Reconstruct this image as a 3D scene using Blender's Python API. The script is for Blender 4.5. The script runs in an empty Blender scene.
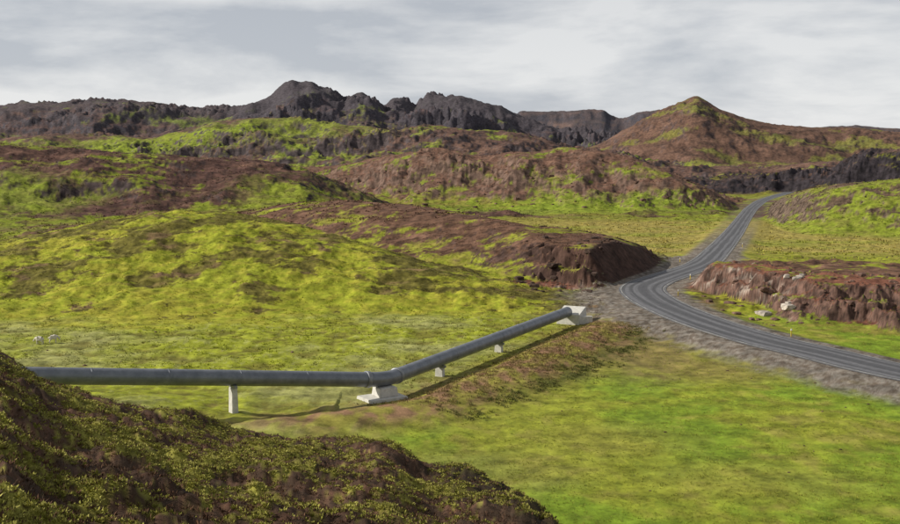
import bpy, bmesh, math, numpy as np
from mathutils import Vector, Matrix
rng=np.random.default_rng(7)
scene=bpy.context.scene
F=1086.0; TH=math.atan(112/F); CZ=20.0
# ---------------- noise ----------------
_ang=np.linspace(0,2*np.pi,256,endpoint=False)
_GX=np.cos(_ang).astype(np.float32); _GY=np.sin(_ang).astype(np.float32)
def _h(ix,iy,seed):
    h=ix.astype(np.uint32)*np.uint32(374761393)+iy.astype(np.uint32)*np.uint32(668265263)+np.uint32((seed*974711+12345)&0xffffffff)
    h=(h^(h>>np.uint32(13)))*np.uint32(1274126177)
    return ((h^(h>>np.uint32(16)))&np.uint32(255)).astype(np.int32)
def perlin(x,y,seed=0):
    x=np.asarray(x,dtype=np.float64); y=np.asarray(y,dtype=np.float64)
    fx0=np.floor(x); fy0=np.floor(y)
    ix=fx0.astype(np.int64)+100000; iy=fy0.astype(np.int64)+100000
    fx=(x-fx0).astype(np.float32); fy=(y-fy0).astype(np.float32)
    u=fx*fx*fx*(fx*(fx*6-15)+10); v=fy*fy*fy*(fy*(fy*6-15)+10)
    def g(a,b):
        h=_h(ix+a,iy+b,seed); return _GX[h]*(fx-a)+_GY[h]*(fy-b)
    n0=g(0,0)*(1-u)+g(1,0)*u; n1=g(0,1)*(1-u)+g(1,1)*u
    return (n0*(1-v)+n1*v)*1.5
def fbm(x,y,o=4,seed=0,gain=.5):
    s=0;a=1;t=0
    for i in range(o):
        s=s+a*perlin(x*2**i+i*17.3,y*2**i+i*9.1,seed+i);t+=a;a*=gain
    return s/t
def ridged(x,y,o=4,seed=0,gain=.55):
    s=0;a=1;t=0
    for i in range(o):
        s=s+a*(1-2*np.abs(perlin(x*2**i+i*7.7,y*2**i+i*3.3,seed+i)));t+=a;a*=gain
    return s/t
def sst(a,b,x):
    t=np.clip((x-a)/(b-a),0,1); return t*t*(3-2*t)
def conv(px,py):
    v=(262-py)/F; y=math.cos(TH)+v*math.sin(TH); z=-math.sin(TH)+v*math.cos(TH)
    return ((px-450)/F)/y, z/y
def flat(px,py,z=0.):
    u,s=conv(px,py); Y=(z-CZ)/s; return u*Y,Y
# ---------------- road centre line ----------------
rp=[(95,60),(75,67),(60,73),(49,81),(42.5,88),(38.4,94),(35,101.5),(31.8,108.5),(29.0,117.5),(27.0,128),(26.0,139),(26.6,149),(29.8,158),(35.6,169),(43,184),(51,207),(67.5,258),(92,336),(104,372),(122,420),(150,480)]
def catmull(P,n):
    P=[np.array(p,float) for p in P]; out=[]
    for i in range(len(P)-1):
        p0=P[max(i-1,0)];p1=P[i];p2=P[i+1];p3=P[min(i+2,len(P)-1)]
        for k in range(n):
            t=k/n
            out.append(.5*((2*p1)+(-p0+p2)*t+(2*p0-5*p1+4*p2-p3)*t*t+(-p0+3*p1-3*p2+p3)*t**3))
    out.append(P[-1]); return np.array(out)
road=catmull(rp,10)
road_z=np.interp(road[:,1],[60,90,150,200,260,336,480],[.2,.8,.9,.6,.4,.4,1.5])
def polydist(x,y,P,zs=None):
    best=np.full(x.shape,1e9); sd=np.zeros(x.shape); zz=np.zeros(x.shape)
    for i in range(len(P)-1):
        ax,ay=P[i][:2]; bx,by=P[i+1][:2]; dx=bx-ax;dy=by-ay;L_=dx*dx+dy*dy
        t=np.clip(((x-ax)*dx+(y-ay)*dy)/L_,0,1)
        ex=x-(ax+t*dx);ey=y-(ay+t*dy); d=np.hypot(ex,ey)
        m=d<best; best=np.where(m,d,best)
        sd=np.where(m,np.sign(dx*ey-dy*ex)*d,sd)
        if zs is not None: zz=np.where(m,zs[i]+(zs[i+1]-zs[i])*t,zz)
    return best,sd,zz
berm=[(-12,75),(-3.2,82),(6.2,96),(12.5,108),(18.5,122),(23,134)]
pline=[(-27.2,73),(-5.2,87),(13.6,124.5)]
# ---------------- colours (albedo) ----------------
C=lambda *a: np.array(a,dtype=np.float32)
MOSS=C(.250,.275,.024); LUSH=C(.160,.235,.020); OLIVE=C(.205,.180,.038)
BROWN=C(.160,.086,.056); ROCK=C(.140,.086,.066)
RED=C(.185,.078,.050); GRAV=C(.185,.165,.142); GREY=C(.260,.262,.085)
L=[]
def layer(name,pts,wb,k,amp,sc,spur,prof,vegA,vegB,brown,cov,psc,rock,g0,g1,foot,haze=0.,sm=.02,crag=.40):
    us=[];zc=[];D=[];wf=[]
    for (px,py,d,w) in pts:
        u,s=conv(px,py); us.append(u); zc.append(CZ+s*d); D.append(d); wf.append(w)
    gu=np.arange(-1.2,1.2,.0015)
    a=np.interp(gu,us,zc); b=np.interp(gu,us,D); c=np.interp(gu,us,wf)
    def blur(v,s):
        r=int(3*s/.0015); kk=np.exp(-.5*(np.arange(-r,r+1)*.0015/s)**2); kk/=kk.sum()
        return np.convolve(np.pad(v,r,mode='edge'),kk,'valid')
    L.append(dict(name=name,gu=gu,zc=blur(a,.0014),zs=blur(a,sm),D=blur(b,.006),wf=blur(c,.006),wb=wb,k=k,amp=amp,sc=sc,spur=spur,prof=prof,vegA=vegA,vegB=vegB,brown=brown,cov=cov,psc=psc,rock=rock,g0=g0,g1=g1,foot=foot,haze=haze,crag=crag))
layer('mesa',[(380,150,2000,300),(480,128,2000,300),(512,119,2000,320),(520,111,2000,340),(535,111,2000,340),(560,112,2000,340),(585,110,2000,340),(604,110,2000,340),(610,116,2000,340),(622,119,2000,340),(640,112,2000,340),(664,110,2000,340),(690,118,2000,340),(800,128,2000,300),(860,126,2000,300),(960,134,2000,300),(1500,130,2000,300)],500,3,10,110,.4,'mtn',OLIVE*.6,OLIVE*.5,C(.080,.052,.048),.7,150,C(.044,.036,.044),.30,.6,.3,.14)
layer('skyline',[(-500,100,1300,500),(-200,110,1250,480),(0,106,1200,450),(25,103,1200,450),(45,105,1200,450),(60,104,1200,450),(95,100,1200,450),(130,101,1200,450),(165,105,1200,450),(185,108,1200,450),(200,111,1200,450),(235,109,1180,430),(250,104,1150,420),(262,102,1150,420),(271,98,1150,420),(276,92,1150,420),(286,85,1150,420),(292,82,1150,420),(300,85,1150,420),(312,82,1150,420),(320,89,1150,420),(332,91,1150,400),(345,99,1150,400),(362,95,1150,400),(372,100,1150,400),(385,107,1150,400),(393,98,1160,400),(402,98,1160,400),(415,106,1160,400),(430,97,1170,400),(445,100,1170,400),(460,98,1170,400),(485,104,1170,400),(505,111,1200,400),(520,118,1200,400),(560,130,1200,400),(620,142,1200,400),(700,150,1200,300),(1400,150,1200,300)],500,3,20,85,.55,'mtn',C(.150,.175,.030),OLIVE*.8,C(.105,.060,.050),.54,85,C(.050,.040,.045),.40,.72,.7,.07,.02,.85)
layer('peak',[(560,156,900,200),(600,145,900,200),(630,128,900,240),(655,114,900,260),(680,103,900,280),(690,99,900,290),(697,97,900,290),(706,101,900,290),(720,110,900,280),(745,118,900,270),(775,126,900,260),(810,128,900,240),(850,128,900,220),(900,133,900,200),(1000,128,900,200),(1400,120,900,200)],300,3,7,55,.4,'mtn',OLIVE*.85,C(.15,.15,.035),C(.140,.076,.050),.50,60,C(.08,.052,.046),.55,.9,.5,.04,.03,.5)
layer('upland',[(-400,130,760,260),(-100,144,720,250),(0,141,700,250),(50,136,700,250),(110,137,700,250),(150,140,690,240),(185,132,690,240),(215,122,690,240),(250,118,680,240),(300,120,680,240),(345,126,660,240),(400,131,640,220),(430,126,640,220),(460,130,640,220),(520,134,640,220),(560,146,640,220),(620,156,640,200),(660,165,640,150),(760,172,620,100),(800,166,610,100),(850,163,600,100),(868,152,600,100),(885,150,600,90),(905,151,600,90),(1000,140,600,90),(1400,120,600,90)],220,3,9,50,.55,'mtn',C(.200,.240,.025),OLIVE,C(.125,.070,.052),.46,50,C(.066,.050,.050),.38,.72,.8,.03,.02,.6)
layer('lava',[(640,186,520,60),(700,182,520,60),(760,178,515,60),(800,172,510,60),(835,170,505,60),(850,160,500,60),(870,153,500,60),(895,151,500,60),(940,146,500,60),(1400,130,500,60)],120,2,6.5,24,.5,'mtn',OLIVE*.8,MOSS*.6,C(.075,.05,.046),.55,30,C(.036,.030,.034),.22,.5,.6,0,.02,.7)
layer('leftrange',[(-400,110,400,130),(-100,136,370,130),(0,143,350,120),(40,147,350,120),(90,152,350,120),(150,155,350,120),(200,157,350,110),(250,160,350,110),(300,170,350,100),(340,184,350,80),(372,200,340,60),(400,212,340,40)],110,2,3.4,32,.6,'mtn',C(.190,.225,.022),OLIVE*.9,C(.105,.056,.044),.49,26,C(.056,.041,.040),.40,.75,.4,0,.02,.5)
layer('scarp',[(330,168,440,60),(370,160,430,80),(400,156,420,80),(440,149,420,90),(480,157,410,80),(520,152,400,80),(560,149,400,80),(600,151,395,80),(640,162,385,70),(680,178,370,50),(710,193,362,30),(732,209,355,14),(745,222,350,8)],130,2,4.2,22,.6,'mtn',C(.185,.225,.025),OLIVE,C(.160,.088,.062),.50,22,C(.130,.085,.066),.38,.75,1.2,0,.02,.6)
layer('righthill',[(752,222,330,15),(768,212,325,30),(785,198,315,45),(810,189,305,50),(840,185,295,50),(880,182,290,50),(930,175,290,60),(1400,120,300,60)],110,1.2,1.8,14,.4,'round',C(.190,.230,.024),C(.18,.18,.035),C(.13,.088,.058),.30,14,C(.115,.082,.062),.5,.8,.5)
layer('bluffridge',[(200,222,270,60),(240,214,262,70),(280,206,255,70),(300,203,250,70),(350,201,240,70),(420,207,222,60),(470,216,205,48),(520,226,186,36),(560,236,174,25),(590,242,164,17),(615,246,159,13),(638,256,156,10),(650,268,154,7),(662,284,152,5)],60,.5,1.0,12,.35,'bluff',C(.225,.245,.024),OLIVE*1.05,C(.135,.074,.048),.50,14,C(.072,.044,.036),.40,.7,.6)
layer('knoll',[(-400,215,170,60),(-100,240,165,50),(0,243,165,45),(50,234,168,48),(100,223,172,52),(150,214,176,56),(180,211,178,58),(240,215,176,56),(290,224,172,50),(340,238,166,42),(400,259,156,30),(450,275,148,20),(500,290,142,14),(540,303,137,8)],45,1.0,.9,11,.35,'round',MOSS,C(.310,.290,.036),OLIVE*.75,.33,10,ROCK*.9,.8,1.2,.2)
layer('outcrop',[(690,287,152,3),(700,272,152,5),(712,265,151,8),(740,266,148,13),(775,270,143,18),(800,276,138,18),(850,279,134,16),(900,283,131,16),(960,280,128,14),(1400,300,120,20)],30,.3,1.3,5,.6,'outc',C(.18,.225,.024),OLIVE,RED*.95,.5,7,C(.135,.080,.062),.35,.65,.9)
MP=[(-700,250,22),(-150,318,26),(0,353,26),(40,376,27),(75,389,27),(150,408,28),(240,427,30),(330,437,30),(400,443,28),(440,454,26),(480,474,23),(515,496,20),(540,520,17),(590,560,13),(700,640,9),(900,740,6),(1500,800,4)]
mu=[];mz=[];mD=[]
for a,b,d in MP:
    u,s=conv(a,b); mu.append(u);mz.append(CZ+s*d);mD.append(d)
def terrain(x,y,masks=False):
    x=np.asarray(x,float);y=np.asarray(y,float);shp=x.shape
    x=x.ravel();y=y.ravel();u=x/y
    z=.35*fbm(x/45,y/45,2,1)
    q=(y<330)&(y>40)
    hum=np.zeros_like(x)
    right=sst(-9,7,x-(y-88)*.5+5*fbm(x/9,y/9,2,8))*(1-sst(135,152,y))
    hum[q]=perlin(x[q]/1.9,y[q]/1.9,3)*.55+perlin(x[q]/.9,y[q]/.9,4)*.25+perlin(x[q]/5,y[q]/5,5)*.8
    z=z+.24*hum*(1-.6*right)
    out=[]
    for li,l in enumerate(L):
        D=np.interp(u,l['gu'],l['D']);wf=np.interp(u,l['gu'],l['wf']);zc=np.interp(u,l['gu'],l['zc']);zs=np.interp(u,l['gu'],l['zs'])
        q=np.where((y>D-wf*1.6)&(y<D+l['wb']*1.3))[0]
        if len(q)==0: out.append(None);continue
        xq=x[q];yq=y[q];D=D[q];wf=wf[q];zc=zc[q];zs=zs[q]
        sc=l['sc']
        sp=fbm(xq/(sc*1.5),yq/(sc*2.2),4,20+li)
        t=(D-yq)/wf*(1+l['spur']*.55*sp)
        tb=(yq-D)/l['wb']
        s=np.clip(np.where(t>0,1-t,1-tb),0,1)
        if l['prof']=='mtn': p=.55*s**1.35+.45*sst(.25,.95,s)
        else:
            pr=s*s*(3-2*s)
            if l['prof']=='round': p=pr
            else:
                h0=zc*pr
                sx=s+.13*fbm(xq/(sc*.6),yq/(sc*.6),3,50+li)+.12*fbm(xq/1.5,yq/1.5+h0/.8,4,54+li)
                if l['prof']=='bluff':
                    pc=.18*s**1.2+.42*sst(.20,.36,sx)+.40*sst(.42,.60,sx+.06*perlin(xq/1.5,yq/1.5,59)); wv=sst(.055,.10,u[q])
                else:
                    pc=.30*s**1.2+.35*sst(.36,.52,sx)+.35*sst(.60,.78,sx+.08*perlin(xq/2.2,yq/1.5,59)); wv=sst(-.35,.05,fbm(xq/9,yq/9,3,61)+.4*(u[q]<.30))
                p=pr*(1-wv)+pc*wv
        zc=zs+(zc-zs)*sst(.35,.95,s)
        rg=ridged(xq/sc,yq/(sc*1.2),5,80+li)
        env=4*p*(1-p)*.8+.28*p
        am=l['amp']
        if l['name']=='skyline': am=am*(.6+.4*sst(-.22,-.16,u[q]))
        h=zc*p+am*(rg-.25)*env
        if l['prof'] in('mtn','outc'):
            h=h+am*l['crag']*.8*(ridged(xq/(sc*.28),yq/(sc*.28),4,110+li)-.3)*np.clip(p*2.2,0,1)*(.15+.85*sst(-.05,.35,fbm(xq/sc*.8,yq/sc*.8,2,130+li)))
        h=np.where(s<=0,-5,h)
        zq=z[q]; k=l['k']
        hd=h+.35*hum[q]*(yq<260)*(l['prof']=='round')*np.clip(p*3,0,1)
        w=np.clip(.5+.5*(h-zq)/k,0,1)
        z[q]=zq+(hd-zq)*w+k*w*(1-w)*.5
        out.append((q,w,s))
    z=z+2.3*np.exp(-(((x+32)/13)**2+((y-76)/9)**2))
    bd=np.full(x.shape,99.);bs=np.zeros(x.shape);rd=bd.copy();rs=bs.copy()
    q=np.where((np.abs(x-5)<40)&(y>60)&(y<160))[0]
    if len(q):
        d,sdd,_=polydist(x[q],y[q],berm); bd[q]=d;bs[q]=sdd
        z[q]+=.6*np.exp(-(d/3.6)**2)*sst(66,80,y[q])
        d,_,_=polydist(x[q],y[q],pline)
        wq=1-sst(1.3,4.5,d); wq=wq*(x[q]>-9)
        z[q]=z[q]*(1-wq)+(-.15+.25*np.clip(z[q],-.5,1))*wq
    q=np.where((x>8)&(x<190)&(y>40)&(y<500))[0]
    if len(q):
        d,sdd,zz=polydist(x[q],y[q],road,road_z); rd[q]=d;rs[q]=sdd
        w=1-sst(4.0,9.0,d); z[q]=z[q]*(1-w)+(zz-.0)*w
    q=np.where(y<75)[0]; mw=None
    if len(q):
        xq=x[q];yq=y[q];uq=u[q]
        D=np.interp(uq,mu,mD);zc=np.interp(uq,mu,mz)
        h=np.where(yq<D,18.2-(18.2-zc)*yq/D, zc-.42*(yq-D)-.016*(yq-D)**2)
        near=sst(2,7,yq)
        h=h+near*(.38*fbm(xq/3.2,yq/3.2,3,200)+.20*fbm(xq/.9,yq/.9,3,205)+.06*perlin(xq/.22,yq/.22,209)+.03*perlin(xq/.09,yq/.09,210))
        h=h-.35*np.exp(-(((uq+.02)/.03)**2))*sst(12,18,yq)
        zq=z[q];w=np.clip(.5+.5*(h-zq)/.6,0,1)
        z[q]=zq+(h-zq)*w+.3*w*(1-w); mw=(q,w,D)
    if masks: return z.reshape(shp),out,(bd,bs,rd,rs),mw,hum,right
    return z.reshape(shp)
# ---------------- build terrain ----------------
uf=np.linspace(-.5,.5,1001)
ug=np.concatenate([-np.geomspace(4,.505,45),uf,np.geomspace(.505,4,45)])
Yg=np.concatenate([np.geomspace(1.5,40,230,endpoint=False),np.geomspace(40,75,90,endpoint=False),np.geomspace(75,120,110,endpoint=False),np.geomspace(120,185,200,endpoint=False),np.geomspace(185,480,240,endpoint=False),np.geomspace(480,1300,230,endpoint=False),np.geomspace(1300,2300,80,endpoint=False),np.geomspace(2300,9000,20)])
U,Y=np.meshgrid(ug,Yg); X=U*Y
Z,out,(bd,bs,rd,rs),mw,hum,right=terrain(X,Y,True)
dzY=np.gradient(Z,axis=0)/np.gradient(Y,axis=0); dzu=np.gradient(Z,axis=1)/np.gradient(U,axis=1)
gx=dzu/Y; gy=dzY-U/Y*dzu; G=np.hypot(gx,gy).ravel()
x=X.ravel();y=Y.ravel();z=Z.ravel();u=U.ravel();N=len(x)
def mix(a,b,t):
    t=t[:,None]; return a*(1-t)+b*t
T_=lambda c: np.tile(np.asarray(c,np.float32),(N,1))
n1=fbm(x/14,y/14,4,300); n2=fbm(x/2.2,y/2.6,4,310); n3=fbm(x/60,y/60,3,320); n4=fbm(x/.8,y/1.5,3,315,.7)
col=T_(GREY)
col=mix(col,T_(MOSS),sst(-.35,.2,n1+.5*n3))
col=mix(col,T_(OLIVE*.7),sst(.0,.45,-hum*.7-n2*.6-n4*.35)*.75)
col=mix(col,T_(C(.34,.33,.14)),sst(.10,.45,n4+hum*.3)*.4*sst(150,125,y))
col=mix(col,T_(BROWN*.8),sst(.28,.5,n1*.6+n2*.7)*.5)
lf=mix(T_(LUSH),T_(C(.235,.255,.028)),sst(-.3,.25,n1+.35*n2))
lf=mix(lf,T_(C(.235,.20,.055)),sst(.0,.45,n2*.8+.5*n3+.35*n1)*.6)
lf=mix(lf,T_(C(.10,.14,.018)),sst(.1,.5,-n4-.3*n2)*.35)
col=mix(col,lf,np.clip(right,0,1))
fm=sst(150,175,y)*sst(-.05,.12,u)
me=mix(T_(C(.285,.235,.062)),T_(C(.225,.235,.038)),sst(-.1,.45,fbm(x/30,y/16,4,330)))
me=mix(me,T_(C(.17,.14,.048)),sst(.1,.5,fbm(x/6,y/12,4,335))*.5)
col=mix(col,me,fm)
def patch(px,py,rx,ry,c,st,zz=0.):
    global col
    cx,cy=flat(px,py,zz)
    d=np.sqrt(((x-cx)/rx)**2+((y-cy)/ry)**2)
    w=sst(1.35,.4,d+.6*n1+.5*n2)*st
    col=mix(col,T_(c),w)
patch(640,350,7,15,C(.205,.145,.062),.8); patch(720,372,6,6,C(.20,.15,.055),.6); patch(560,365,5,7,C(.23,.19,.055),.6)
patch(750,480,7,4,C(.24,.23,.045),.5); patch(480,470,8,5,C(.21,.19,.05),.6);patch(600,440,6,5,C(.23,.21,.045),.5)
patch(860,350,9,6,LUSH,.9); patch(820,318,5,6,LUSH,.6)
for li,(l,o) in enumerate(zip(L,out)):
    if o is None: continue
    q,w,s=o; xq=x[q];yq=y[q]+1.3*z[q];ps=l['psc']; M=len(q)
    a=fbm(xq/ps,yq/ps,5,400+li*7,.6); b=fbm(xq/(ps*.22),yq/(ps*.22),4,403+li*7,.6); c=fbm(xq/(ps*2.2),yq/(ps*2.2),2,405+li*7); f=fbm(xq/(ps*.06),yq/(ps*.06),3,407+li*7,.7)
    t1=lambda cc: np.tile(np.asarray(cc,np.float32),(M,1))
    cl=mix(t1(l['vegA']),t1(l['vegB']),sst(-.3,.3,b+.5*c))
    cl=mix(cl,t1(l['vegA']*.4),sst(.12,.5,-f-.3*b)*.4)
    th=.45-l['cov']*.9
    br=mix(t1(l['brown']),t1(l['brown']*.5),sst(-.2,.4,b+.4*f))
    br=mix(br,t1(C(.22,.125,.085)),sst(.1,.5,fbm(xq/(ps*.5),yq/(ps*.5),3,409+li*7))*.55)
    foot=sst(.5,.08,s)*l['foot']
    cl=mix(cl,br,sst(th-.06,th+.10,a+.35*b+.2*f+.25*s-foot*.9))
    g=G[q]
    rk=mix(t1(l['rock']*1.2),t1(l['rock']*.42),sst(-.2,.35,fbm(xq/(ps*.12),yq/(ps*.12),4,411+li*7,.6)))
    cl=mix(cl,rk,sst(l['g0'],l['g1'],g+.25*b+.2*f))
    if l['name']=='skyline':
        cl=mix(cl,t1(C(.042,.036,.046)),sst(.50,.8,s+.3*a+.2*b)*sst(-.22,-.17,u[q])*.9)
        cl=mix(cl,t1(C(.058,.046,.050)),sst(.62,.85,s+.3*b+.2*a)*.75)
    if l['name']=='bluffridge':
        cl=mix(cl,t1(C(.060,.034,.026))*(1+.8*f[:,None]),sst(.075,.11,u[q]+.02*b)*sst(.30,.6,g+.15*b))
    if l['name']=='scarp':
        cl=mix(cl,t1(C(.24,.155,.11)),sst(.05,.45,b-a*.5)*sst(.25,.5,s)*.45)
    if l['name']=='outcrop':
        cl=mix(cl,t1(C(.37,.31,.26)),sst(.10,.38,fbm(xq/1.3,yq/1.3,4,490))*sst(.3,.6,g)*sst(.33,.30,u[q])*.75)
        cl=mix(cl,t1(C(.045,.032,.028)),sst(.0,.35,fbm(xq/.8,yq/.8,4,495))*sst(.3,.7,g)*.75)
        cl=mix(cl,t1(RED*1.05),sst(.5,.75,s)*sst(.5,.2,g)*sst(-.3,.2,b)*.7)
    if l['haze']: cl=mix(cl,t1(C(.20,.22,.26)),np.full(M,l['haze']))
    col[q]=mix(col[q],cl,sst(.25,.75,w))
for (cx,cy,rx,ry,cc,st) in [(-190,620,70,60,C(.22,.28,.024),.8),(-120,290,30,16,C(.20,.25,.024),.7),(-40,300,24,22,C(.21,.24,.03),.5),(-130,255,40,20,C(.18,.225,.024),.6),(20,335,60,12,C(.19,.25,.024),.7),(70,345,30,8,C(.19,.25,.024),.7),(-95,640,60,50,C(.20,.255,.024),.6)]:
    d=np.sqrt(((x-cx)/rx)**2+((y-cy)/ry)**2); col=mix(col,T_(cc)*(1+.4*n2[:,None]),sst(1.3,.4,d+.8*n1+.5*n2)*st*sst(.75,.45,G))
bw=np.exp(-(bd/4.4)**2)*sst(70,80,y)
bn=fbm(x/1.6,y/3,4,500)
col=mix(col,mix(T_(BROWN*1.45),T_(OLIVE*1.15),sst(-.25,.25,bn)),np.clip(bw*1.25,0,1)*.9)
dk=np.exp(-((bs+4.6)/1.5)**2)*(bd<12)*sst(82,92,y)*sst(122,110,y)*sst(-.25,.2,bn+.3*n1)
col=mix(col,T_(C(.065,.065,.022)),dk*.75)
wl=1+.45*np.exp(-((y-135)/16)**2)
gl=np.where(rs>0,sst(9.8,6.0,rd/wl+2.0*n1+1.5*n2),sst(6.8,4.4,rd+1.5*n2))*(.25+.75*sst(300,200,y))*sst(6,4,rd*(y>200)+0.)*np.maximum(sst(.6,.35,G),sst(4.6,4.0,rd))
gn=fbm(x/.7,y/1.1,4,520,.7)
gc=mix(T_(GRAV*1.15),T_(GRAV*C(.62,.55,.5)),sst(-.3,.3,gn))
gc=mix(gc,T_(OLIVE*.8),sst(.15,.5,n2)*sst(5,7.5,rd)*.6)
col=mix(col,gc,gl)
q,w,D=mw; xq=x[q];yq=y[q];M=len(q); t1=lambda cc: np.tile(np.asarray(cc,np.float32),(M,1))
a=fbm(xq/2.6,yq/2.6,4,600,.6); b=fbm(xq/.45,yq/.45,4,610,.65); c2=perlin(xq/.14,yq/.14,615)
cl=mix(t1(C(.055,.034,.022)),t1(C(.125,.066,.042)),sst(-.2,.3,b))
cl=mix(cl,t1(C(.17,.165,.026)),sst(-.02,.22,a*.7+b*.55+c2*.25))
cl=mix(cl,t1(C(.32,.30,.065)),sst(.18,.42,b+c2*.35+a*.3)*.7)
cl=mix(cl,t1(C(.032,.024,.015)),sst(-.07,.01,u[q])*sst(D-8,D-2,yq)*.85)  # shade of the mound's right flank, painted into the ground colour
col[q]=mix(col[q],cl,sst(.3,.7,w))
col=np.clip(col,.008,.6)
ny,nu=U.shape
me=bpy.data.meshes.new('ground_terrain')
co=np.stack([x,y,z],1).astype(np.float32)
me.vertices.add(N); me.vertices.foreach_set('co',co.ravel())
i=np.arange(ny-1)[:,None]*nu+np.arange(nu-1)[None,:]
quad=np.stack([i,i+1,i+nu+1,i+nu],-1).reshape(-1,4).astype(np.int32)
nf=len(quad)
me.loops.add(nf*4); me.loops.foreach_set('vertex_index',quad.ravel())
me.polygons.add(nf); me.polygons.foreach_set('loop_start',(np.arange(nf)*4).astype(np.int32))
me.update(calc_edges=True)
me.polygons.foreach_set('use_smooth',np.ones(nf,bool))
at=me.color_attributes.new('Col','FLOAT_COLOR','POINT')
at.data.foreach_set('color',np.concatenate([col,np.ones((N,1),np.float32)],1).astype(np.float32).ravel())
ter=bpy.data.objects.new('ground_terrain',me); scene.collection.objects.link(ter)
# ---------------- materials ----------------
def newmat(name):
    m=bpy.data.materials.new(name);m.use_nodes=True;nt=m.node_tree
    b=nt.nodes['Principled BSDF']; return m,nt,b
def nd(nt,t,**k):
    n=nt.nodes.new(t)
    for a,v in k.items(): setattr(n,a,v)
    return n
def noise(nt,scale,detail=6,rough=.6,vec=None):
    n=nd(nt,'ShaderNodeTexNoise'); n.inputs['Scale'].default_value=scale;n.inputs['Detail'].default_value=detail;n.inputs['Roughness'].default_value=rough
    if vec: nt.links.new(vec,n.inputs['Vector'])
    return n
def attrmat(name,attr='Col',lo=.5,hi=1.6,scale=.5,detail=12,bump=.6,bd=.4,rough=.9,vr=.70):
    m,nt,b=newmat(name)
    at=nd(nt,'ShaderNodeAttribute',attribute_name=attr)
    g=nd(nt,'ShaderNodeNewGeometry')
    n=noise(nt,scale,detail,vr,g.outputs['Position'])
    mr=nd(nt,'ShaderNodeMapRange'); mr.inputs['From Min'].default_value=.34;mr.inputs['From Max'].default_value=.66
    mr.inputs['To Min'].default_value=lo;mr.inputs['To Max'].default_value=hi
    nt.links.new(n.outputs['Fac'],mr.inputs['Value'])
    vm=nd(nt,'ShaderNodeVectorMath',operation='SCALE')
    nt.links.new(at.outputs['Color'],vm.inputs[0]);nt.links.new(mr.outputs['Result'],vm.inputs['Scale'])
    nt.links.new(vm.outputs[0],b.inputs['Base Color'])
    b.inputs['Roughness'].default_value=rough; b.inputs['Specular IOR Level'].default_value=.1
    bp=nd(nt,'ShaderNodeBump'); bp.inputs['Strength'].default_value=bump;bp.inputs['Distance'].default_value=bd
    nt.links.new(n.outputs['Fac'],bp.inputs['Height']);nt.links.new(bp.outputs['Normal'],b.inputs['Normal'])
    return m
ter.data.materials.append(attrmat('heath_and_moss_ground'))
def plain(name,c,c2,scale,rough=.8,metal=0.,bump=.2,bd=.02):
    m,nt,b=newmat(name);g=nd(nt,'ShaderNodeTexCoord');n=noise(nt,scale,8,.65,g.outputs['Object'])
    r=nd(nt,'ShaderNodeValToRGB');r.color_ramp.elements[0].position=.35;r.color_ramp.elements[1].position=.65
    r.color_ramp.elements[0].color=(*c,1);r.color_ramp.elements[1].color=(*c2,1)
    nt.links.new(n.outputs['Fac'],r.inputs['Fac']);nt.links.new(r.outputs['Color'],b.inputs['Base Color'])
    b.inputs['Roughness'].default_value=rough;b.inputs['Metallic'].default_value=metal
    bp=nd(nt,'ShaderNodeBump');bp.inputs['Strength'].default_value=bump;bp.inputs['Distance'].default_value=bd
    nt.links.new(n.outputs['Fac'],bp.inputs['Height']);nt.links.new(bp.outputs['Normal'],b.inputs['Normal'])
    return m
concrete=plain('concrete',(.46,.45,.41),(.64,.62,.57),3)
clad=plain('metal_cladding',(.14,.155,.18),(.22,.235,.265),1.2,.45,.4,.05)
steel=plain('galvanised_steel',(.20,.21,.23),(.30,.31,.33),5,.5,.5)
# ---------------- road ----------------
rd2=catmull(rp,24); rz=np.interp(rd2[:,1],[60,90,150,200,260,336,480],[.2,.8,.9,.6,.4,.4,1.5])
tan=np.gradient(rd2,axis=0); tan/=np.linalg.norm(tan,axis=1)[:,None]; nor=np.stack([-tan[:,1],tan[:,0]],1)
cum=np.concatenate([[0],np.cumsum(np.linalg.norm(np.diff(rd2,axis=0),axis=1))])
wsc=np.interp(rd2[:,1],[60,140,200,300],[1,1,.84,.70])
def strip(name,offs,dz,mat,sel=None):
    V=[];Fc=[];A=[]
    n=len(rd2);m=len(offs)
    for i in range(n):
        for o in offs:
            p=rd2[i]+nor[i]*o*wsc[i]; cam=.06*(1-(abs(o)/3.3)**2)
            V.append((p[0],p[1],rz[i]+dz+cam)); A.append((o,cum[i],0))
    for i in range(n-1):
        if sel and not sel(i): continue
        for j in range(m-1):
            a=i*m+j; Fc.append((a+1,a,a+m,a+m+1))
    me=bpy.data.meshes.new(name);me.from_pydata(V,[],Fc)
    at=me.attributes.new('rc','FLOAT_VECTOR','POINT'); at.data.foreach_set('vector',np.array(A,np.float32).ravel())
    me.update(); o=bpy.data.objects.new(name,me);scene.collection.objects.link(o);me.materials.append(mat);return o
m,nt,b=newmat('asphalt')
at=nd(nt,'ShaderNodeAttribute',attribute_name='rc'); sx=nd(nt,'ShaderNodeSeparateXYZ');nt.links.new(at.outputs['Vector'],sx.inputs[0])
ab=nd(nt,'ShaderNodeMath',operation='ABSOLUTE');nt.links.new(sx.outputs['X'],ab.inputs[0])
mp=nd(nt,'ShaderNodeMapping');mp.inputs['Scale'].default_value=(1.6,.06,1);nt.links.new(at.outputs['Vector'],mp.inputs['Vector'])
n=noise(nt,1,6,.6,mp.outputs['Vector'])
r=nd(nt,'ShaderNodeValToRGB'); el=r.color_ramp.elements
el[0].position=0;el[0].color=(.060,.060,.066,1);el[1].position=1;el[1].color=(.17,.155,.135,1)
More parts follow.
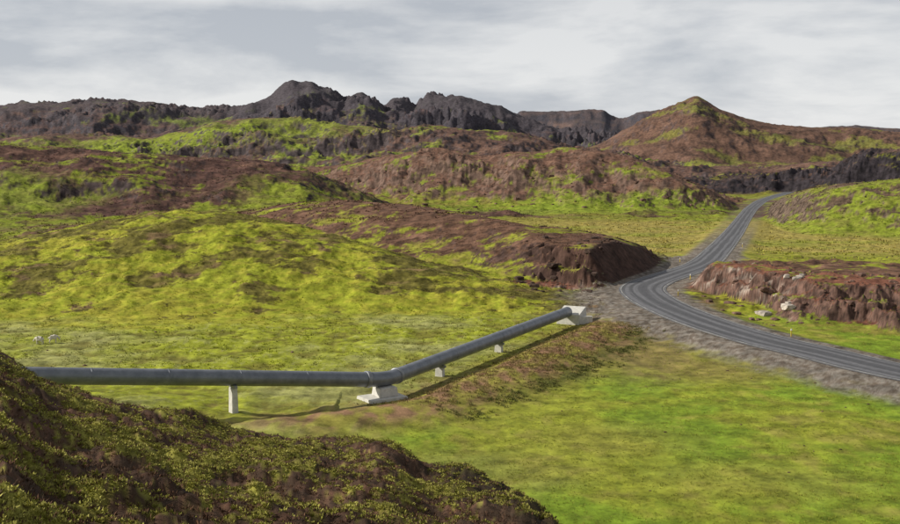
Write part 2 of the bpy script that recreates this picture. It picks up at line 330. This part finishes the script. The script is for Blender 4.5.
for p,c in ((.14,.066),(.24,.125),(.32,.13),(.42,.060),(.52,.055),(.62,.12),(.72,.13),(.80,.060),(.88,.07),(.93,.13)):
    e=el.new(p);e.color=(c,c,c*1.08,1)
ad=nd(nt,'ShaderNodeMath',operation='MULTIPLY_ADD');nt.links.new(n.outputs['Fac'],ad.inputs[0]);ad.inputs[1].default_value=1.8;ad.inputs[2].default_value=-.9
s2=nd(nt,'ShaderNodeMath',operation='ADD');nt.links.new(ab.outputs[0],s2.inputs[0]);nt.links.new(ad.outputs[0],s2.inputs[1])
dv=nd(nt,'ShaderNodeMath',operation='DIVIDE');nt.links.new(s2.outputs[0],dv.inputs[0]);dv.inputs[1].default_value=3.4
nt.links.new(dv.outputs[0],r.inputs['Fac'])
g=nd(nt,'ShaderNodeNewGeometry');n2_=noise(nt,2.5,8,.7,g.outputs['Position'])
mr=nd(nt,'ShaderNodeMapRange');mr.inputs['From Min'].default_value=.3;mr.inputs['From Max'].default_value=.7;mr.inputs['To Min'].default_value=.7;mr.inputs['To Max'].default_value=1.35
nt.links.new(n2_.outputs['Fac'],mr.inputs['Value']);vm=nd(nt,'ShaderNodeVectorMath',operation='SCALE')
nt.links.new(r.outputs['Color'],vm.inputs[0]);nt.links.new(mr.outputs['Result'],vm.inputs['Scale']);nt.links.new(vm.outputs[0],b.inputs['Base Color'])
b.inputs['Roughness'].default_value=.7
strip('road',[-3.3,-2.5,-1.6,-.8,0,.8,1.6,2.5,3.3],.045,m)
paint=plain('worn_road_paint',(.14,.14,.14),(.50,.49,.46),.9,.8)
strip('road_marking',[-3.02,-2.9],.056,paint); strip('road_marking',[2.9,3.02],.056,paint)
# ---------------- helper mesh builders ----------------
def obj(name,V,Fc,mat,parent=None,smooth=False):
    me=bpy.data.meshes.new(name);me.from_pydata([tuple(v) for v in V],[],Fc);me.update()
    if smooth: me.polygons.foreach_set('use_smooth',[True]*len(me.polygons))
    me.materials.append(mat);o=bpy.data.objects.new(name,me);scene.collection.objects.link(o)
    if parent:o.parent=parent
    return o
def empty(name):
    e=bpy.data.objects.new(name,None);scene.collection.objects.link(e);return e
def sweep(name,path,rad,mat,parent,seg=28,cap=True):
    P=[Vector(p) for p in path];V=[];Fc=[]
    rr=rad if hasattr(rad,'__len__') else [rad]*len(P)
    for i,p in enumerate(P):
        t=(P[min(i+1,len(P)-1)]-P[max(i-1,0)]).normalized(); a=t.cross(Vector((0,0,1))).normalized();b_=a.cross(t)
        for k in range(seg):
            an=2*math.pi*k/seg;V.append(p+a*math.cos(an)*rr[i]+b_*math.sin(an)*rr[i])
    for i in range(len(P)-1):
        for k in range(seg):
            k2=(k+1)%seg;Fc.append((i*seg+k,i*seg+k2,(i+1)*seg+k2,(i+1)*seg+k))
    if cap: Fc.append(tuple(range(seg))[::-1]);Fc.append(tuple((len(P)-1)*seg+k for k in range(seg)))
    return obj(name,V,Fc,mat,parent,True)
def block(name,c,dirv,lx,ly,z0,z1,mat,parent,taper=1.,bev=.04,slope=0.):
    bm=bmesh.new();d=Vector((dirv[0],dirv[1],0)).normalized();n=Vector((-d.y,d.x,0));vs=[]
    for zz,tp in ((z0,1),(z1,taper)):
        for sx_,sy in ((-1,-1),(1,-1),(1,1),(-1,1)):
            zt=zz-(slope if (zz==z1 and sx_<0) else 0)
            p=Vector((c[0],c[1],0))+d*sx_*lx/2*tp+n*sy*ly/2*tp;vs.append(bm.verts.new((p.x,p.y,zt)))
    for f in ((3,2,1,0),(4,5,6,7),(0,1,5,4),(1,2,6,5),(2,3,7,6),(3,0,4,7)): bm.faces.new([vs[i] for i in f])
    bmesh.ops.bevel(bm,geom=bm.edges[:],offset=bev,segments=2,affect='EDGES')
    me=bpy.data.meshes.new(name);bm.to_mesh(me);bm.free();me.materials.append(mat)
    o=bpy.data.objects.new(name,me);scene.collection.objects.link(o);o.parent=parent;return o
def gz(a,b): return float(terrain(np.array([a]),np.array([b]))[0])
# ---------------- pipeline ----------------
pipe=empty('pipeline')
E=Vector((-5.2,87,1.40));B=Vector((13.6,124.5,1.35))
A=E+(Vector((-27.2,73,4.65))-E)*2.1
R=.60
d1=(E-A).normalized();d2=(B-E).normalized()
rb=1.5;path=[A];
for k in range(1,40): path.append(A.lerp(E-d1*rb,k/40))
for k in range(9):
    t=k/8; p0=E-d1*rb;p2=E+d2*rb; path.append(p0*(1-t)**2+E*2*t*(1-t)+p2*t*t)
for k in range(1,30): path.append((E+d2*rb).lerp(B,k/30))
path.append(B)
sweep('pipe',path,R,clad,pipe)
def ring(c,d,r,w,name,mat): sweep(name,[c-d*w/2,c-d*w*.3,c+d*w*.3,c+d*w/2],[r*.985,r,r,r*.985],mat,pipe)
for k in range(1,12): ring(E-d1*(1.7+k*5.5),d1,R+.012,.10,'cladding_band',clad)
for k in range(1,8): ring(E+d2*(1.7+k*5.2),d2,R+.012,.10,'cladding_band',clad)
ring(E-d1*1.75,d1,R+.08,.34,'flange_collar',steel);ring(E+d2*1.75,d2,R+.08,.34,'flange_collar',steel)
for c,d in [(E-d1*13.2,d1),(E-d1*36,d1),(E+d2*9.6,d2),(E+d2*22.5,d2)]:
    g0=gz(c.x,c.y)
    block('support_pedestal',(c.x,c.y),d,.5,.85,g0-.5,c.z-R-.12,concrete,pipe,.85)
    block('steel_saddle',(c.x,c.y),d,.30,1.1,c.z-R-.118,c.z-R+.10,steel,pipe,1.,.02)
g0=gz(E.x,E.y)
block('anchor_slab',(E.x-.3,E.y-.3),d1,3.6,2.6,g0-.6,g0+.22,concrete,pipe,.94)
block('anchor_pedestal',(E.x-.1,E.y-.1),d1,1.7,1.5,g0+.222,E.z-R+.06,concrete,pipe,.9)
gb=gz(B.x,B.y)
block('end_block',(B.x+.6,B.y+.9),d2,2.4,3.0,gb-.8,gb+1.9,concrete,pipe,.92,.06,.7)
block('wing_wall',(B.x+1.9,B.y-.2),(1,.1),2.0,.5,gb-.8,gb+1.0,concrete,pipe,.98,.04,-.0)
# ---------------- delineator posts ----------------
ypaint=plain('yellow_post_paint',(.55,.42,.05),(.65,.5,.08),4);wp=plain('white_reflector',(.75,.75,.72),(.8,.8,.78),4)
for s_,side in ((85,-1),(118,-1),(140,-1),(165,1),(200,-1)):
    i=int(np.argmin(abs(cum-s_)));p=rd2[i]+nor[i]*4.1*side;g0=gz(p[0],p[1])
    e=empty('delineator_post');t=tan[i]
    block('post',(p[0],p[1]),t,.08,.12,g0-.2,g0+.6,ypaint,e,.95,.015)
    block('reflector_head',(p[0],p[1]),t,.095,.14,g0+.603,g0+.8,wp,e,.9,.015)
# ---------------- rocks ----------------
bm=bmesh.new();bmesh.ops.create_icosphere(bm,subdivisions=2,radius=1);iv=np.array([v.co[:] for v in bm.verts]);ifc=np.array([[v.index for v in f.verts] for f in bm.faces]);bm.free()
def rocks(name,pos,sizes,cols,mat):
    V=[];Fa=[];Cc=[];n0=0
    for k,(p,s_,c) in enumerate(zip(pos,sizes,cols)):
        r_=rng.uniform(.0,50)
        dsp=1+.34*perlin(iv[:,0]*1.3+r_,iv[:,1]*1.3+iv[:,2]*1.7,k%50)+.2*perlin(iv[:,0]*3+r_,iv[:,1]*3-iv[:,2]*3,k%31)
        v=iv*dsp[:,None]
        v=np.clip(v,-.72,.72)*np.array([rng.uniform(.7,1.5),rng.uniform(.7,1.3),rng.uniform(.45,.8)])
        an=rng.uniform(0,6.28);R_=np.array([[math.cos(an),-math.sin(an),0],[math.sin(an),math.cos(an),0],[0,0,1]])
        V.append(v@R_.T*s_+np.array(p));Fa.append(ifc+n0);n0+=len(iv);Cc.append(np.tile(np.append(c,1),(len(iv),1)))
    V=np.concatenate(V);Fa=np.concatenate(Fa);Cc=np.concatenate(Cc)
    o=obj(name,V.tolist(),Fa.tolist(),mat)
    a_=o.data.color_attributes.new('Col','FLOAT_COLOR','POINT');a_.data.foreach_set('color',Cc.astype(np.float32).ravel());return o
rm=attrmat('lava_rock',lo=.45,hi=1.6,scale=2.5,bump=.8,bd=.15)
def scat(n,u0,u1,y0,y1,smin,smax,c):
    uu=rng.uniform(u0,u1,n);yy=rng.uniform(y0,y1,n);xx=uu*yy
    d,_,_=polydist(xx,yy,road); k=d>6.5; xx=xx[k];yy=yy[k];n=len(xx)
    s_=smin+(smax-smin)*rng.random(n)**4;zz=terrain(xx,yy)
    return list(zip(xx,yy,zz+s_*.02)),list(s_),[c*rng.uniform(.6,1.4) for _ in range(n)]
P_=[];S_=[];K_=[]
for a_ in (scat(150,.23,.42,122,146,.12,.7,ROCK*1.1),scat(8,.285,.33,128,138,.4,1.1,C(.34,.30,.26)),scat(160,.06,.19,146,172,.12,.8,C(.075,.05,.04)),
           scat(120,-.05,.26,335,385,.4,1.3,ROCK*1.1),scat(40,-.4,-.05,90,150,.08,.22,ROCK),scat(60,.1,.4,62,100,.05,.15,ROCK*.9)):
    P_+=a_[0];S_+=a_[1];K_+=a_[2]
rocks('scattered_rocks',P_,S_,K_,rm)
# ---------------- moss / grass tufts ----------------
lm=attrmat('moss_and_grass_leaves',lo=.75,hi=1.25,scale=3,detail=3,bump=0,rough=.8)
def tufts(name,xx,yy,size,blades,cols,upr=.6,width=.16):
    n=len(xx);zz=terrain(xx,yy);T=n*blades
    bx=np.repeat(xx,blades);by=np.repeat(yy,blades);bz=np.repeat(zz,blades);sz=np.repeat(size,blades)
    an=rng.uniform(0,2*np.pi,T);rad=rng.random(T)**.5*sz*.55
    ox=bx+np.cos(an)*rad;oy=by+np.sin(an)*rad
    oz=bz-sz*.08
    ln=sz*rng.uniform(.45,1.,T);le=rng.uniform(.0,1.,T)*(1-upr)*1.6+.1
    tx=ox+np.cos(an)*ln*le;ty=oy+np.sin(an)*ln*le;tz=oz+ln*np.sqrt(np.clip(1-le*le,.1,1))
    a2=rng.uniform(0,np.pi,T);wx=np.cos(a2)*sz*width;wy=np.sin(a2)*sz*width
    mx=(ox+tx)/2;my=(oy+ty)/2;mzz=(oz*.45+tz*.55)
    V=np.stack([np.stack([ox-wx*.5,oy-wy*.5,oz],1),np.stack([mx+wx,my+wy,mzz],1),np.stack([tx,ty,tz],1),np.stack([mx-wx,my-wy,mzz],1)],1).reshape(-1,3)
    me=bpy.data.meshes.new(name);me.vertices.add(T*4);me.vertices.foreach_set('co',V.astype(np.float32).ravel())
    me.loops.add(T*4);me.loops.foreach_set('vertex_index',np.arange(T*4,dtype=np.int32));me.polygons.add(T)
    me.polygons.foreach_set('loop_start',(np.arange(T)*4).astype(np.int32));me.update(calc_edges=True)
    cc=np.repeat(cols,blades,0)*rng.uniform(.75,1.3,(T,1));cc=np.repeat(cc,4,0)
    a_=me.color_attributes.new('Col','FLOAT_COLOR','POINT');a_.data.foreach_set('color',np.concatenate([cc,np.ones((T*4,1))],1).astype(np.float32).ravel())
    me.materials.append(lm);o=bpy.data.objects.new(name,me);scene.collection.objects.link(o);return o
n=105000
yy=6+rng.random(n)**.75*26;uu=rng.uniform(-.50,.14,n);xx=uu*yy
pm=fbm(xx/2.6,yy/2.6,4,600,.6)*.9+fbm(xx/.45,yy/.45,4,610,.65)*.8
k=pm+rng.normal(0,.06,n)>.06;xx=xx[k];yy=yy[k];pm=pm[k];n=len(xx)
mixc=np.clip(rng.random((n,1))*.6+pm[:,None]*.9-.05,0,1)
tufts('moss_cushions',xx,yy,rng.uniform(.02,.062,n),10,C(.19,.19,.028)*(1-mixc)+C(.42,.39,.11)*mixc,.35,.22)
n=20000;yy=6+rng.random(n)*26;uu=rng.uniform(-.50,.14,n);xx=uu*yy
mixc=rng.random((n,1))
tufts('heather_tufts',xx,yy,rng.uniform(.03,.08,n),9,C(.055,.035,.024)*(1-mixc)+C(.16,.085,.05)*mixc,.5,.1)
n=52000;yy=50+rng.random(n)**1.2*78;uu=rng.uniform(-.12,.5,n);xx=uu*yy
rr_=sst(-9,7,xx-(yy-88)*.5+5*fbm(xx/9,yy/9,2,8))
d,_,_=polydist(xx,yy,road);d2_,_,_=polydist(xx,yy,berm);k=(d>8)&(d2_>3)&(rng.random(n)<rr_)&(fbm(xx/3,yy/3,3,950)+rng.normal(0,.2,n)>-.05);xx=xx[k];yy=yy[k];n=len(xx);mixc=rng.random((n,1))
tufts('meadow_grass',xx,yy,rng.uniform(.05,.15,n),6,C(.18,.23,.025)*(1-mixc)+C(.30,.28,.055)*mixc,.55,.10)
def gcol(xx,yy):
    iu=np.clip(np.searchsorted(ug,xx/yy),0,nu-1); iy=np.clip(np.searchsorted(Yg,yy),0,ny-1)
    return col[iy*nu+iu]
n=55000;yy=92+rng.random(n)**.9*110;uu=rng.uniform(-.5,.14,n);xx=uu*yy
k=fbm(xx/2.5,yy/2.5,3,960)+rng.normal(0,.15,n)>.02;xx=xx[k];yy=yy[k];n=len(xx)
tufts('hummock_grass',xx,yy,rng.uniform(.08,.24,n),6,gcol(xx,yy)*rng.uniform(.85,1.6,(n,1)),.4,.18)
n=55000;yy=205+rng.random(n)*240;uu=rng.uniform(-.5,.5,n);xx=uu*yy
d,_,_=polydist(xx,yy,road)
k=(fbm(xx/6,yy/6,3,970)+rng.normal(0,.15,n)>.02)&(d>6);xx=xx[k];yy=yy[k];n=len(xx)
tufts('hill_heath',xx,yy,rng.uniform(.15,.55,n),5,gcol(xx,yy)*rng.uniform(.75,1.5,(n,1)),.35,.25)
PB=np.array([np.array(p,float) for p in berm[1:5]])
def along(n,mu_,sd_):
    t=rng.random(n)*3;ii=np.minimum(t.astype(int),2);ff=(t-ii)[:,None]
    pp=PB[ii]*(1-ff)+PB[ii+1]*ff;off=rng.normal(mu_,sd_,n);return pp[:,0]+off*.87,pp[:,1]-off*.5
xx,yy=along(1300,4.4,1.1);k=fbm(xx/4,yy/4,2,900)>-.05;xx=xx[k];yy=yy[k];n=len(xx)
tufts('low_scrub',xx,yy,rng.uniform(.12,.30,n),16,C(.10,.105,.03)*rng.uniform(.6,1.6,(n,1)),.45,.09)
xx,yy=along(2600,0,2.4);n=len(xx)
tufts('dry_grass',xx,yy,rng.uniform(.1,.3,n),12,C(.24,.18,.075)*rng.uniform(.5,1.3,(n,1)),.6,.07)
# ---------------- sheep ----------------
wool=plain('sheep_wool',(.5,.46,.38),(.66,.62,.54),12,.95,0,.6,.04)
def sheep(cx,cy,an):
    g0=gz(cx,cy);e=empty('sheep')
    J=[(0,0,.62),(.25,0,.66),(-.28,0,.64),(.46,0,.68),(.60,0,.50),(.74,0,.30),(-.5,0,.6)]
    rr=[(.24,.23),(.23,.22),(.23,.22),(.14,.14),(.09,.1),(.06,.06),(.06,.06)]
    ed=[(0,1),(0,2),(1,3),(3,4),(4,5),(2,6)]
    def leg(root,pts):
        prev=root
        for p,r_ in pts:
            J.append(p);rr.append((r_,r_));ed.append((prev,len(J)-1));prev=len(J)-1
    for sy in (-.12,.12):
        leg(1,[((.27,sy,.42),.08),((.29,sy,.22),.045),((.27,sy,.0),.035)])
        leg(2,[((-.22,sy,.42),.10),((-.34,sy,.24),.045),((-.30,sy,.0),.035)])
    me=bpy.data.meshes.new('body');me.from_pydata(J,ed,[]);o=bpy.data.objects.new('body',me);scene.collection.objects.link(o)
    md=o.modifiers.new('skin','SKIN');sv=me.skin_vertices[0].data
    for i_,r_ in enumerate(rr): sv[i_].radius=r_
    sv[0].use_root=True;o.modifiers.new('sub','SUBSURF').levels=2;me.materials.append(wool)
    o.parent=e
    for sy in (-.09,.09):
        obj('ear',[(.60,sy*.7,.50),(.64,sy*.8,.47),(.60,sy*2.0,.46),(.57,sy*1.2,.50)],[(0,1,2,3)],wool,e)
    e.location=(cx,cy,g0);e.rotation_euler=(0,0,an)
cx,cy=flat(40,344);sheep(cx,cy,3.0);cx,cy=flat(53,343);sheep(cx,cy,.4)
# ---------------- sun / world / camera ----------------
ts=Vector((-.84,.02,.52)).normalized()
sl=bpy.data.lights.new('sun','SUN');sl.energy=5.0;sl.angle=math.radians(.6);sl.color=(1,.94,.83)
so=bpy.data.objects.new('sun',sl);scene.collection.objects.link(so);so.rotation_euler=(-ts).to_track_quat('-Z','Y').to_euler()
w=bpy.data.worlds.new('World');scene.world=w;w.use_nodes=True;nt=w.node_tree;bg=nt.nodes['Background'];bg.inputs['Strength'].default_value=.1
sky=nd(nt,'ShaderNodeTexSky');sky.sky_type='NISHITA';sky.sun_disc=False;sky.sun_elevation=math.asin(ts.z);sky.sun_rotation=math.atan2(ts.x,ts.y)
tc=nd(nt,'ShaderNodeTexCoord');mp=nd(nt,'ShaderNodeMapping');mp.inputs['Scale'].default_value=(1,1,3.8);mp.inputs['Location'].default_value=(.2,.6,.1)
nt.links.new(tc.outputs['Generated'],mp.inputs['Vector'])
n=noise(nt,4.2,9,.55,mp.outputs['Vector']);n.inputs['Distortion'].default_value=.2
r=nd(nt,'ShaderNodeValToRGB');r.color_ramp.elements[0].position=.40;r.color_ramp.elements[0].color=(.56,.59,.645,1);r.color_ramp.elements[1].position=.58;r.color_ramp.elements[1].color=(.88,.885,.895,1)
nt.links.new(n.outputs['Fac'],r.inputs['Fac'])
sp=nd(nt,'ShaderNodeSeparateXYZ');nt.links.new(tc.outputs['Generated'],sp.inputs[0])
mr=nd(nt,'ShaderNodeMapRange');mr.inputs['From Min'].default_value=.03;mr.inputs['From Max'].default_value=.55;mr.inputs['To Min'].default_value=9.6;mr.inputs['To Max'].default_value=4.6
nt.links.new(sp.outputs['Z'],mr.inputs['Value']);vm=nd(nt,'ShaderNodeVectorMath',operation='SCALE');nt.links.new(r.outputs['Color'],vm.inputs[0]);nt.links.new(mr.outputs['Result'],vm.inputs['Scale'])
mx=nd(nt,'ShaderNodeMix',data_type='RGBA');mx.inputs[0].default_value=.9
nt.links.new(sky.outputs['Color'],mx.inputs[6]);nt.links.new(vm.outputs[0],mx.inputs[7]);nt.links.new(mx.outputs[2],bg.inputs['Color'])
cam=bpy.data.cameras.new('camera');cam.lens=36*F/900;cam.sensor_width=36;cam.clip_end=30000;cam.clip_start=.1
co_=bpy.data.objects.new('camera',cam);co_.location=(0,0,CZ);co_.rotation_euler=(math.pi/2-TH,0,0);scene.collection.objects.link(co_);scene.camera=co_
scene.view_settings.view_transform='Standard';scene.view_settings.look='None';scene.view_settings.exposure=0
print('ground at camera',gz(0,2.),N)
